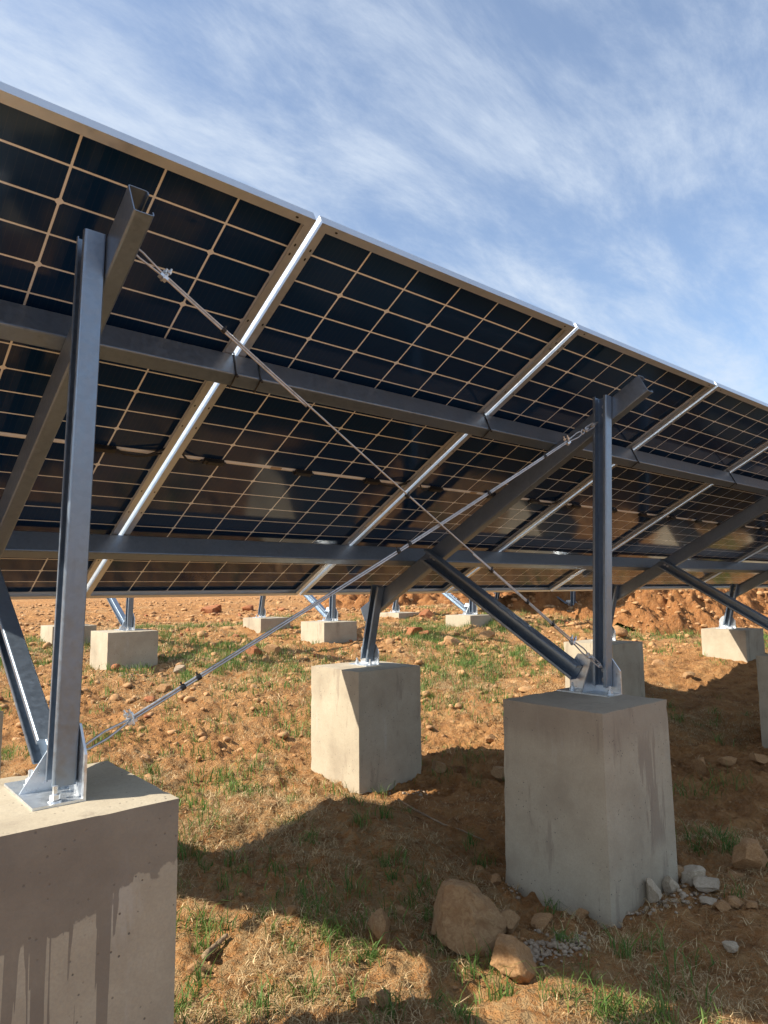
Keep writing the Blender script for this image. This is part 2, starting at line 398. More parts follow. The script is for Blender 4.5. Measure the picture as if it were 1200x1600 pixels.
# heap of dug earth on the right, behind the tables, and a lower bank beside it
HEAPS = {}
def heap(name, cx, cy, rx, ry, hgt, seed, res):
    n = res; u = np.linspace(-1,1,n); U, V = np.meshgrid(u, u)
    X = cx+U*rx; Y = cy+V*ry
    r = np.sqrt(U*U+V*V) + (fbm(U*2.2+seed,V*2.2,seed,3)-0.5)*0.45
    prof = np.clip(1-r,0,1)**0.85
    H = hgt*prof*(0.75+0.5*fbm(U*3+9,V*3,seed+5,3))
    clod = np.clip(0.55-worley(X*2.6+vnoise(X*4,Y*4,2),Y*2.6+vnoise(X*4,Y*4,6),seed+1),0,1)*0.30*(0.3+1.4*vnoise(X*1.7,Y*1.7,seed+8)) + np.clip(0.55-worley(X*6.5,Y*6.5,seed+2),0,1)*0.17+ np.clip(0.5-worley(X*14,Y*14,seed+3),0,1)*0.07
    H = H + clod*np.clip(prof*5,0,1)
    Z = height(X,Y)-0.10+H
    i = np.arange(n*n).reshape(n,n)
    F = np.stack([i[:-1,:-1], i[:-1,1:], i[1:,1:], i[1:,:-1]], -1).reshape(-1,4)
    HEAPS[name] = (X, Y, Z, prof)
    return kind(link(name, np_mesh(name, np.stack([X,Y,Z],-1).reshape(-1,3), F, True), M['heap']), 'structure')
M['heap'] = M['soil'].copy(); M['heap'].name = 'fresh_dug_soil'
for _n in M['heap'].node_tree.nodes:
    if _n.type == 'VALTORGB':
        for _e, _c in zip(_n.color_ramp.elements, ((0.16,0.055,0.016,1),(0.34,0.135,0.040,1),(0.44,0.20,0.07,1))): _e.color = _c
heap('earth_heap', 14.3, 6.7, 4.8, 3.1, 2.0, 4, 320)
heap('earth_bank', 14.0, 12.5, 5.5, 2.4, 0.9, 9, 220)

# ------------------------------------------------------------------ solar tables
TILT = math.radians(28.06)
S = Vector((0, math.cos(TILT), -math.sin(TILT))); NB = Vector((0, -math.sin(TILT), -math.cos(TILT)))   # down-slope, out of the back
ORG = Vector((1.1185, 1.5876, 1.0877+CAMH))      # top of first seam, back plane of the frames
PW, PL, GAP = 1.303, 2.384, 0.022
PITCH = PW+GAP
def tp(u, v, d, off=Vector((0,0,0))): return ORG + Vector((u,0,0)) + S*v + NB*d + off

def c_path(w, h, lip, r=0.006, seg=3):
    """centre line of a lipped C: x = 0 web, opening towards +x; y along the web"""
    P = []
    def corner(cx, cy, a0):
        for i in range(seg+1):
            a = a0 + (math.pi/2)*i/seg; P.append((cx+r*math.cos(a), cy+r*math.sin(a)))
    P.append((w, -h/2+lip)); corner(w-r, -h/2+r, 0) if False else None
    # go: lower lip -> lower flange -> web -> upper flange -> upper lip
    for i in range(seg+1):
        a = 0 - (math.pi/2)*i/seg; P.append((w-r+r*math.cos(a), -h/2+r+r*math.sin(a)))
    for i in range(seg+1):
        a = -math.pi/2 - (math.pi/2)*i/seg; P.append((r+r*math.cos(a), -h/2+r+r*math.sin(a)))
    for i in range(seg+1):
        a = math.pi - (math.pi/2)*i/seg; P.append((r+r*math.cos(a), h/2-r+r*math.sin(a)))
    for i in range(seg+1):
        a = math.pi/2 - (math.pi/2)*i/seg; P.append((w-r+r*math.cos(a), h/2-r+r*math.sin(a)))
    P.append((w, h/2-lip)); return P
def c_section(p0, p1, opening, w=0.055, h=0.08, lip=0.016, t=0.003):
    """mesh builder of a lipped C from p0 to p1 (web centre); 'opening' = direction of the open side"""
    p0 = Vector(p0); p1 = Vector(p1); a = (p1-p0).normalized(); o = Vector(opening); o = (o-a*o.dot(a)).normalized(); b = a.cross(o).normalized()
    P = c_path(w, h, lip); k = len(P); outer = []; inner = []
    for i, q in enumerate(P):
        q0 = P[max(i-1,0)]; q1 = P[min(i+1,k-1)]; d = Vector((q1[0]-q0[0], q1[1]-q0[1])).normalized(); n = Vector((d.y, -d.x))
        outer.append((q[0]-n.x*0, q[1]-n.y*0)); inner.append((q[0]+n.x*t, q[1]+n.y*t))
    V = []
    for base in (p0, p1):
        for q in outer+inner: V.append(base + o*q[0] + b*q[1])
    F = []; n = 2*k
    for i in range(k-1):
        F.append((i,i+1,n+i+1,n+i)); F.append((k+i+1,k+i,n+k+i,n+k+i+1))
        F.append((i,k+i,k+i+1,i+1)); F.append((n+i,n+i+1,n+k+i+1,n+k+i))
    F.append((0,n,n+k,k)); F.append((k-1,2*k-1,n+2*k-1,n+k-1))
    mb = MB(); mb.add(V, F); return mb
def steel_part(mb, name, parent, mat='steel'):
    o = mb.build(name, M[mat], parent); return o

# ---- one panel: frame, laminate, cells, junction boxes
CW, CH = 0.2046, 0.0992; CPX, CPY = 0.2112, 0.1055; RECESS = 0.027
def chamfer_cell():
    c = 0.007; x = CW/2; y = CH/2
    pts = [(-x,-y+c),(-x+c,-y),(x-c,-y),(x,-y+c),(x,y),(-x,y)]
    V = [(a,b,-0.0006) for a,b in pts]+[(a,b,0.0) for a,b in pts]; k = 6
    return mesh('cell', V, [tuple(range(k-1,-1,-1)), tuple(range(k,2*k))]+[(i,(i+1)%k,(i+1)%k+k,i+k) for i in range(k)])
cell_me = chamfer_cell(); cell_me.materials.append(M['cell'])
def cell_spots():
    out = []
    for r in range(22):
        half = 0 if r < 11 else 1; rr = r-11*half
        y = PL/2 + (-0.008-(11-rr-0.5)*CPY if half == 0 else 0.008+(rr+0.5)*CPY)
        for c in range(6): out.append(((c-2.5)*CPX+PW/2, y, r % 2))
    return out
def frame_mb():
    mb = MB(); H = 0.035; t = 0.0022; fl = 0.026
    mb.box(0, t, 0, PL, 0, H); mb.box(PW-t, PW, 0, PL, 0, H)
    mb.box(t, PW-t, 0, t, 0, H); mb.box(t, PW-t, PL-t, PL, 0, H)
    mb.box(t, t+fl, t, PL-t, 0.0003, 0.0022); mb.box(PW-t-fl, PW-t, t, PL-t, 0.0003, 0.0022)
    mb.box(t+fl, PW-t-fl, t, t+fl, 0.0003, 0.0022); mb.box(t+fl, PW-t-fl, PL-t-fl, PL-t, 0.0003, 0.0022)
    return mb
_f = frame_mb(); frame_me = mesh('frame', _f.V, _f.F); frame_me.materials.append(M['alu'])
_g = MB(); _g.box(0.0023, PW-0.0023, 0.0023, PL-0.0023, RECESS, RECESS+0.006); glass_me = mesh('back_glass', _g.V, _g.F)
glass_me.materials.append(M['lattice']); glass_me.materials.append(M['front'])
for p in glass_me.polygons:
    if p.normal.z > 0.5: p.material_index = 1
def joined_cells():
    V = []; F = []
    for (x,y,f) in cell_spots():
        b = len(V)
        for v in cell_me.vertices:
            sx = -1 if f else 1
            V.append((x+v.co.x*sx, y+v.co.y*sx, RECESS+v.co.z))
        for p in cell_me.polygons: F.append(tuple(i+b for i in p.vertices))
    me = mesh('cells', V, F); me.materials.append(M['cell']); return me
cells_me = joined_cells()
def jbox_me():
    mb = MB(); mb.box(-0.045,0.045,-0.013,0.013,-0.016,0); mb.box(-0.030,0.030,-0.010,0.010,-0.0185,-0.0158)
    mb.cyl((-0.045,0,-0.008),(-0.057,0,-0.008),0.005,8); mb.cyl((0.045,0,-0.008),(0.057,0,-0.008),0.005,8)
    me = mesh('junction_box', mb.V, mb.F); me.materials.append(M['plastic']); return me
jb_me = jbox_me()
_r = MB(); _r.box(0.05, PW-0.05, PL/2-0.0045, PL/2-0.0015, RECESS-0.0022, RECESS-0.0004); _r.box(0.05, PW-0.05, PL/2+0.0015, PL/2+0.0045, RECESS-0.0022, RECESS-0.0004)
ribbon_me = mesh('busbar_ribbon', _r.V, _r.F); ribbon_me.materials.append(M['ribbon'])
_r = MB(); _r.box(-0.028,0.028,-0.009,0.009,-0.0032,-0.0024); lab_me = mesh('rating_label', _r.V, _r.F); lab_me.materials.append(M['tape'])
def hole_me():
    k = 8; V = [(0.0055*math.cos(2*math.pi*i/k), 0.0032*math.sin(2*math.pi*i/k), z) for z in (-0.0004,0.0010) for i in range(k)]
    me = mesh('mounting_hole', V, [tuple(range(k-1,-1,-1)),tuple(range(k,2*k))]+[(i,(i+1)%k,(i+1)%k+k,i+k) for i in range(k)]); me.materials.append(M['plastic']); return me
h_me = hole_me()
def lead(a, b, sag, side):
    n = 10; P = []
    for i in range(n+1):
        s = i/n; P.append((a[0]+(b[0]-a[0])*s, a[1]+(b[1]-a[1])*s - side*sag*0.8*math.sin(math.pi*s), a[2]+(b[2]-a[2])*s - sag*0.5*math.sin(math.pi*s)))
    mb = MB(); mb.tube(P, 0.0042, 6); me = mesh('panel_lead', mb.V, mb.F, True); me.materials.append(M['plastic']); return me
JX = (0.19, 0.645, 1.06)
lead_l = lead((JX[0]-0.05,PL/2,RECESS-0.008),(0.018,PL/2-0.055,RECESS-0.012),0.03,-1)
lead_r = lead((JX[2]+0.05,PL/2,RECESS-0.008),(PW-0.018,PL/2-0.05,RECESS-0.012),0.03,-1)
lead_r2 = lead((JX[2]+0.04,PL/2+0.004,RECESS-0.010),(PW-0.02,PL/2-0.02,RECESS-0.012),0.02,-1)
def solar_panel(u, off, detail, label, group):
    root = empty('solar_panel', ORG+Vector((u,0,0))+off); root.rotation_euler = (-TILT, 0, 0)
    tag(root, label, 'solar panel', group)
    link('frame', frame_me, parent=root); link('back_glass', glass_me, parent=root)
    if detail:
        for (x,y,f) in cell_spots():
            c = bpy.data.objects.new('cell', cell_me); COL.objects.link(c); c.parent = root; c.location = (x,y,RECESS)
            if f: c.rotation_euler = (0,0,math.pi)
    else:
        kind(link('cells', cells_me, parent=root), 'stuff')
    link('busbar_ribbon', ribbon_me, parent=root)
    for x in JX:
        j = link('junction_box', jb_me, parent=root); j.location = (x, PL/2, RECESS-0.0023)
    lb = link('rating_label', lab_me, parent=root); lb.location = (0.50, PL/2, RECESS)
    if detail:
        link('panel_lead', lead_l, parent=root); link('panel_lead', lead_r, parent=root); link('panel_lead', lead_r2, parent=root)
        for x in (0.017, PW-0.017):
            for y in (0.10,0.135,0.42,0.86,0.98,1.42,1.58,2.0):
                q = link('mounting_hole', h_me, parent=root); q.location = (x,y,0.0); q.rotation_euler = (0,0,math.pi/2)
        for x in (0.06, PW-0.06):
            q = link('mounting_hole', h_me, parent=root); q.location = (x,0.014,0.0)
    return root
ordinal = ['leftmost','second','third','fourth','fifth','sixth','seventh','eighth','ninth','tenth','eleventh','twelfth','thirteenth','fourteenth']
NP = 13
for i in range(NP):
    k = i-1
    if i == 0: lab = 'solar panel at the left edge, cut off by the frame, behind the nearest steel post'
    elif i == 1: lab = 'second solar panel from the left, fully seen, crossed by both bracing cables'
    else: lab = '%s solar panel from the left in the near row of panels' % ordinal[i]
    solar_panel(k*PITCH+GAP/2, Vector((0,0,0)), k <= 4, lab, 'panels of the near solar table')

# ---- rafters, posts, braces and footings
CONC_N = [0]
def bolt(mb_parent, p, axis=(0,0,1), h=0.035, r=0.006):
    p = Vector(p); a = Vector(axis)
    mb = MB(); mb.cyl(p, p+a*h, r, 8); mb.cyl(p+a*0.004, p+a*0.016, r*1.9, 6); mb.cyl(p, p+a*0.003, r*2.5, 10)
    return mb.build('anchor_bolt', M['bracket'], mb_parent)
def base_bracket(root, x, y, z, back=True):
    """plate with an upright on its +x side; x = web plane of the post, y = post centre"""
    mb = MB(); t = 0.006
    if back:
        y0, y1 = y-0.075, y+0.20
        mb.box(x-0.108, x+0.008, y0, y1, z, z+t)
        pts = [(y0,0),(y1,0),(y1,0.10),(y1-0.05,0.165),(y0+0.05,0.165),(y0,0.10)]
        mb.prism([(a,b) for a,b in pts], ((x+0.0015,0,z+t), (0,1,0)), (0,0,1), (1,0,0), t)
        g = y+0.062
        mb.prism([(-0.105,0),(0,0),(0,0.135),(-0.02,0.135)], ((x+0.001,g,z+t), (1,0,0)), (0,0,1), (0,1,0), 0.005)
    else:
        y0, y1 = y-0.085, y+0.10
        mb.box(x-0.10, x+0.008, y0, y1, z, z+t)
        pts = [(y0,0),(y1,0),(y1,0.07)]+[(y+0.0075+0.0925*math.cos(a), 0.07+0.075*math.sin(a)) for a in [math.pi*i/8 for i in range(1,8)]]+[(y0,0.07)]
        mb.prism(pts, ((x+0.0015,0,z+t), (0,1,0)), (0,0,1), (1,0,0), t)
    br = mb.build('base_bracket', M['bracket'], root)
    if back:
        bolt(br, (x-0.055, y-0.052, z+t)); bolt(br, (x-0.06, y+0.145, z+t))
        for yy, zz in ((y,0.10),(y,0.055)): bolt(br, (x-0.004,yy,z+t+zz), (-1,0,0), 0.016, 0.006)
    else:
        bolt(br, (x-0.05, y-0.062, z+t)); bolt(br, (x-0.05, y+0.075, z+t))
    return br
def support_frame(X, off, label, group, zt):
    """X = web plane; off = shift of the whole table row; zt = top of the footings (world)"""
    root = empty('support_frame', Vector((X, 1.80+off.y, zt))); tag(root, label, 'support frame', group)
    def L(p): return Vector(p)-root.location                         # parts are built in the root's space
    oy = off.y; bx = X
    zc = lambda z: z+CAMH+off.z
    # rafter: web at X, open to +x
    a = tp(0,0.045,0.1505); b = tp(0,2.39,0.1505)
    steel_part(c_section(L((bx,a.y+oy,a.z+off.z)), L((bx,b.y+oy,b.z+off.z)), (1,0,0), 0.050, 0.098), 'rafter', root)
    px = bx-0.0015
    steel_part(c_section(L((px,1.818+oy,zt+0.034)), L((px,1.752+oy,zc(0.905))), (-1,0,0), 0.053, 0.074), 'rear_post', root)
    steel_part(c_section(L((px,3.553+oy,zt+0.030)), L((px,3.432+oy,zc(0.020))), (-1,0,0), 0.053, 0.074), 'front_post', root)
    steel_part(c_section(L((px,1.955+oy,zt+0.085)), L((px,2.985+oy,zc(0.205))), (-1,0,0), 0.053, 0.080), 'brace', root)
    base_bracket(root, 0.0, 1.815+oy-root.location.y, zt+0.0005-root.location.z, True)
    base_bracket(root, 0.0, 3.55+oy-root.location.y, zt+0.0005-root.location.z, False)
    mb = MB()
    for (yy,zz) in ((1.757+oy,zc(0.86)),(1.760+oy,zc(0.82)),(2.93+oy,zc(0.175)),(2.955+oy,zc(0.19)),(3.44+oy,zc(-0.02)),(3.45+oy,zc(-0.06))):
        mb = MB(); p = L((px-0.003,yy,zz)); mb.cyl(p, p+Vector((-0.014,0,0)), 0.005, 8); mb.cyl(p, p+Vector((-0.007,0,0)), 0.010, 6); mb.build('bolt', M['bracket'], root)
    return root
def concrete(x0, x1, y0, y1, ztop, zbot, label, group, mat='concrete', seed=1, flare=0.0):
    cx, cy = (x0+x1)/2, (y0+y1)/2; hx, hy = (x1-x0)/2, (y1-y0)/2; n = 22; H = ztop-zbot; nz = 20
    bm = bmesh.new(); bmesh.ops.create_cube(bm, size=2.0); bmesh.ops.subdivide_edges(bm, edges=bm.edges[:], cuts=n, use_grid_fill=True)
    rnd = random.Random(seed); ph = [rnd.uniform(0,50) for _ in range(6)]
    C = np.array([v.co for v in bm.verts]); x, y, z = C.T; zz = (z+1)/2; f = 1+flare*(1-zz)
    P = np.stack([x*hx*f, y*hy*f, (zz-1)*H], -1); X, Y, Z = P.T
    ex = np.abs(x) > 0.999; ey = np.abs(y) > 0.999; ez = z > 0.999; e = ex.astype(int)+ey+ez
    d = (fbm(X*9+ph[0]+Y*6, Z*9+Y*7+ph[1], seed, 3)-0.5)*0.004
    chip = -0.0025-np.clip(vnoise(X*34+Z*31+ph[2], Y*34+Z*23+ph[3], seed)-0.62,0,1)*0.016
    d = np.where(e >= 2, chip, d)
    N = np.stack([np.where(ex,np.sign(x),0), np.where(ey,np.sign(y),0), np.where(ez,1,0)], -1).astype(float)
    N /= np.maximum(np.linalg.norm(N,axis=1,keepdims=True),1e-6)
    P = P+N*d[:,None]
    for v, q in zip(bm.verts, P): v.co = q
    me = bpy.data.meshes.new('concrete_footing'); bm.to_mesh(me); bm.free()
    o = link('concrete_footing', me, M[mat]); o.location = (cx, cy, ztop); smooth_by_angle(o, 50)
    BLOCKS.append((x0,x1,y0,y1)); tag(o, label, 'footing', group); return o
ZT1 = CAMH-0.49; O0 = Vector((0,0,0))
G1 = 'frames carrying the near solar table'; GF = 'concrete footings of the near row'
near = [(0.550,'nearest steel support frame at the left edge, its rear post on the foreground footing'),
        (2.910,'second steel support frame from the left, rear post on the large footing right of centre'),
        (5.740,'third steel support frame from the left, brace crossing at the right edge'),
        (8.300,'fourth steel support frame from the left, front post on the footing at the right edge'),
        (10.90,'fifth support frame from the left, far right under the near panels'),
        (13.45,'sixth support frame from the left, far right under the near panels')]
for X, lab in near: support_frame(X, O0, lab, G1, ZT1)
concrete(0.235,0.735,1.615,2.11,ZT1,-0.15,'foreground concrete footing at the lower left, its face streaked with dark water runs',GF,'concrete_wet',1)
concrete(0.20,0.700,3.25,3.75,ZT1,-0.15,'concrete footing barely showing at the left edge behind the nearest one',GF,seed=2)
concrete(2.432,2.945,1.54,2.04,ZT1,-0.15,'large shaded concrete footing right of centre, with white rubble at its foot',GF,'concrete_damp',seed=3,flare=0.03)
concrete(2.600,3.110,3.28,3.78,ZT1,-0.15,'half lit concrete footing in the middle, split by a slanting shadow',GF,seed=4)
concrete(5.33,5.83,1.60,2.10,ZT1-0.01,-0.05,'concrete footing cut off by the right edge, with its lower half in view',GF,seed=5)
concrete(5.37,5.87,3.27,3.77,ZT1,-0.05,'concrete footing just behind the second rear post, lit on its left face',GF,seed=6)
concrete(8.08,8.58,3.27,3.77,ZT1,0.0,'lit concrete footing near the right edge, crossed by a brace',GF,seed=7)
for X, s, w_ in ((8.19,8,'fourth'),(10.79,9,'fifth'),(13.34,10,'sixth')):
    concrete(X-0.25,X+0.25,1.6,2.1,ZT1+0.05,0.0,'concrete footing under the rear post of the %s frame of the near table' % w_,GF,seed=s)
for X, s, w_ in ((10.79,11,'fifth'),(13.34,12,'sixth')):
    concrete(X-0.25,X+0.25,3.27,3.77,ZT1+0.05,0.0,'concrete footing under the front post of the %s frame of the near table' % w_,GF,seed=s)

# purlins with their cable straps
def purlin(v, u0, u1, off, label, straps=()):
    a = tp(u0,v+0.0,0.0505+0.001,off); b = tp(u1,v,0.0505+0.001,off)
    root = steel_part(c_section((0,0,0), (u1-u0,0,0), S, 0.060, 0.099), 'purlin', None); root.location = a
    tag(root, label, 'purlin', 'purlins under the panels')
    for us in straps:
        # a strap looped round the section, a little askew
        c0 = us-u0; P = []
        for (sv, dd, dx) in ((-0.003,-0.052,0.012),(-0.003,0.052,-0.004),(0.030,0.053,0.0),(0.063,0.052,0.004),(0.063,-0.052,0.006)):
            P.append(Vector((c0+dx,0,0))+S*sv+NB*dd)
        mb = MB(); mb.tube(P, 0.0028, 6)
        mb.tube([P[1]+Vector((0,0,0)), P[1]+NB*0.012+Vector((0.004,0,0))], 0.005, 6)
        mb.build('cable_strap', M['plastic'], root, True)
    return root
purlin(0.572, -1.36, 15.9, O0, 'upper steel purlin running under the near panels, with black straps', (-0.02,0.075,1.285,2.60,3.93))
purlin(1.762, -1.36, 15.9, O0, 'lower steel purlin running under the near panels', ())

# second row behind: frames stand bare on the left, panels start further right
O2 = Vector((0, 5.17, 0.10)); ZT2 = CAMH-0.39
G2 = 'frames of the row behind'; GB = 'concrete footings of the row behind'
far = [(2.62,'first bare support frame of the row behind, seen at the left under the panels',2.56),
       (5.15,'second bare support frame of the row behind, seen left of the middle footing',5.09),
       (7.72,'third bare support frame of the row behind, seen above the second brace',7.66),
       (10.30,'shaded support frame of the row behind, just left of the second rear post',10.24),
       (12.86,'support frame of the row behind, half buried in the earth heap',12.80),
       (15.45,'support frame of the row behind, hidden beyond the earth heap',15.4)]
names_b = ['rear footing of the row behind, furthest left, large and half lit','rear footing of the row behind, left of the middle footing','rear footing of the row behind, seen over the middle footing to its right','shaded rear footing of the row behind, left of the second rear post','rear footing of the row behind, buried in the earth heap','rear footing of the row behind, beyond the earth heap']
names_f = ['distant front footing at far left, half hidden by the nearest post','distant low front footing with a chipped lit face, left of centre','distant low front footing showing beside the second front post','distant front footing hidden behind the second brace','distant front footing beside the earth heap','distant front footing beyond the earth heap']
for i, (X, lab, bxc) in enumerate(far):
    support_frame(X, O2, lab, G2, ZT2)
    concrete(bxc-0.245,bxc+0.255,6.77,7.27,ZT2,0.2,names_b[i],GB,seed=20+i)
    concrete(bxc-(0.29 if i == 0 else 0.12),bxc+(0.20 if i == 0 else 0.37),8.45,8.95,ZT2,0.3,names_f[i],GB,seed=30+i)
purlin(0.572, 0.6, 15.9, O2, 'upper purlin of the row behind, hidden by the near panels')
purlin(1.762, 0.6, 15.9, O2, 'lower purlin of the row behind, hidden by the near panels')
for i in range(6):
    solar_panel(8.55-1.1185+i*PITCH, O2, False, '%s solar panel of the row behind, hidden by the near panels' % ('first','second','third','fourth','fifth','sixth')[i], 'panels of the row behind')

# ------------------------------------------------------------------ bracing cables
def rope(mb, a, b, r, off=Vector((0,0,0)), n=24, sag=0.006):
    a = Vector(a)+off; b = Vector(b)+off
    mb.tube([a.lerp(b, i/n)+Vector((0,0,-sag*math.sin(math.pi*i/n))) for i in range(n+1)], r, 7)
def clamp(p, d, parent):
    """wire rope clip: saddle, U bolt and two nuts"""
    d = Vector(d).normalized(); up = Vector((0,0,1)); s = d.cross(up).normalized(); w = s.cross(d).normalized(); p = Vector(p)
    mb = MB()
    mb.prism([(-0.012,-0.010),(0.012,-0.010),(0.012,0.010),(-0.012,0.010)], (p-w*0.010-d*0.0, d), s, w, 0.008)
    for q in (-1,1):
        c = p+s*0.007*q
        mb.cyl(c-w*0.004+d*0.004*q, c+w*0.028+d*0.004*q, 0.003, 6); mb.cyl(c+w*0.010+d*0.004*q, c+w*0.018+d*0.004*q, 0.0065, 6)
    mb.tube([p+s*0.008+w*0.0, p+s*0.008-w*0.012, p-w*0.017, p-s*0.008-w*0.012, p-s*0.008], 0.003, 6)
    return mb.build('rope_clamp', M['bracket'], parent)
def turnbuckle(a, b, parent):
    a = Vector(a); b = Vector(b); d = (b-a).normalized(); L = (b-a).length; s = d.cross(Vector((0,1,0))).normalized()
    mb = MB()
    p0 = a+d*L*0.28; p1 = a+d*L*0.82
    for q in (-1,1): mb.tube([p0+s*0.004*q, p0+d*0.008+s*0.010*q, p1-d*0.008+s*0.010*q, p1+s*0.004*q], 0.0034, 6)
    mb.cyl(p0-d*0.006, p0+d*0.012, 0.008, 8); mb.cyl(p1-d*0.012, p1+d*0.006, 0.008, 8)
    mb.cyl(p0, p0+d*0.028, 0.004, 7); mb.cyl(p1-d*0.028, p1, 0.004, 7)
    def eye(c, rr, rad=0.0032):
        return [c+d*(rr*1.3*math.cos(t))+s*(rr*math.sin(t)) for t in [2*math.pi*i/12 for i in range(12)]]
    mb.tube(eye(a+d*L*0.13, 0.010), 0.0032, 6, True); mb.cyl(a+d*L*0.2, p0, 0.004, 7)
    mb.cyl(p1, b-d*L*0.04, 0.004, 7); mb.tube([b-d*L*0.06, b+d*0.004, b+d*0.008+Vector((0,0.012,0))], 0.0038, 6)
    return mb.build('turnbuckle', M['rope'], parent)
def tie(p, d, parent, r=0.0085):
    d = Vector(d).normalized(); mb = MB(); p = Vector(p); mb.cyl(p-d*0.006, p+d*0.006, r, 9); 
    s = d.cross(Vector((0,1,0))).normalized(); mb.cyl(p, p+s*(r+0.008), 0.003, 5)
    return mb.build('cable_tie', M['plastic'], parent)
def bracing(name, A, B, tb_at_B, ties, label, start_loop, double_all):
    """A = upper/lower anchor on the first frame, B = anchor (turnbuckle) on the second frame"""
    A = Vector(A); B = Vector(B); d = (B-A).normalized(); L = (B-A).length
    root = empty(name, A); tag(root, label, 'bracing cable', 'crossed bracing cables')
    W = -A
    s = d.cross(Vector((0,1,0))).normalized()
    q = lambda t, o=0.0: A+d*t+s*o+W
    tb = 0.15; mb = MB(); r = 0.0032
    # main line with a loop at either end
    lp = start_loop; e = L-tb
    P = [q(0.004,0.0)]+[q(0.02,0.007), q(lp*0.5,0.010), q(lp*0.85,0.004)]+[q(lp+(e-0.13-lp)*i/30,0.0035-0.0)+Vector((0,0,-0.008*math.sin(math.pi*i/30))) for i in range(31)]+[q(e-0.10,0.006), q(e-0.04,0.011), q(e-0.012,0.009), q(e,0.0)]
    mb.tube(P, r, 7)
    P2 = [q(0.004,0.0), q(0.02,-0.007), q(lp*0.5,-0.010), q(lp*0.85,-0.005)]+[q(lp+(0.55 if not double_all else e-0.13-lp)*i/30,-0.0035)+Vector((0,0,-0.008*math.sin(math.pi*(i/30 if double_all else i/30*0.3)))) for i in range(31)]
    if double_all: P2 += [q(e-0.10,-0.006), q(e-0.04,-0.011), q(e-0.012,-0.009), q(e,0.0)]
    mb.tube(P2, r, 7)
    if not double_all:
        mb.tube([q(e,0.0), q(e-0.012,-0.009), q(e-0.04,-0.011), q(e-0.10,-0.006)]+[q(e-0.13-(0.75)*i/14,-0.0035)+Vector((0,0,-0.003)) for i in range(15)], r, 7)
    mb.build('wire_rope', M['rope'], root, True)
    clamp(q(lp), d, root); clamp(q(e-0.13), d, root)
    turnbuckle(q(e-0.012), q(L), root)
    for t in ties: tie(q(t)+Vector((0,0,-0.008*math.sin(math.pi*t/L))), d, root)
bracing('bracing_cable', (0.585,1.745,0.93+CAMH), (2.868,1.800,-0.375+CAMH), True, (0.36,1.20,1.72,1.98,2.18), 'bracing cable falling from the nearest post top to the foot of the second post', 0.15, False)
bracing('bracing_cable', (0.556,1.790,-0.385+CAMH), (2.868,1.775,0.782+CAMH), True, (0.29,0.34,1.16,1.22,1.70,2.12), 'doubled bracing cable rising from the nearest footing to the second post top', 0.135, True)

# ------------------------------------------------------------------ stones
def rock_mesh(name, seed, sub=3, cuts=9, stretch=(1,1,1), rough=0.10):
    rnd = random.Random(seed); bm = bmesh.new(); bmesh.ops.create_icosphere(bm, subdivisions=sub, radius=1.0)
    planes = []
    for _ in range(cuts):
        n = Vector((rnd.gauss(0,1), rnd.gauss(0,1), rnd.gauss(0,1))).normalized(); planes.append((n, rnd.uniform(0.42,0.80)))
    ph = rnd.uniform(0,99)
    V = np.array([v.co for v in bm.verts])
    dn = fbm(V[:,0]*2.0+ph+V[:,2]*1.3, V[:,1]*2.0+V[:,2]*1.7+ph, seed, 4, 0.55)-0.5
    for i, v in enumerate(bm.verts):
        p = v.co.copy()
        for n, h in planes:
            k = p.dot(n)
            if k > h: p -= n*(k-h)*0.97
        p *= 1+dn[i]*rough*3
        v.co = Vector((p.x*stretch[0], p.y*stretch[1], p.z*stretch[2]))
    me = bpy.data.meshes.new(name); bm.to_mesh(me); bm.free(); return me
def ray_ground(px, py):
    """where the sight line through a photo pixel meets the terrain"""
    f = 1073.3; d = _fw + _r0_*((px-600)/f) + _u0_*((800-py)/f)
    t = -CAMH/d.z; hh = lambda q: float(height(np.array([d.x*q]), np.array([d.y*q]))[0])
    for _ in range(16): t = 0.5*t+0.5*(hh(t)-CAMH)/d.z
    return d.x*t, d.y*t, hh(t), t
_r0_ = math.cos(_roll)*_r0 + math.sin(_roll)*_u0; _u0_ = -math.sin(_roll)*_r0 + math.cos(_roll)*_u0
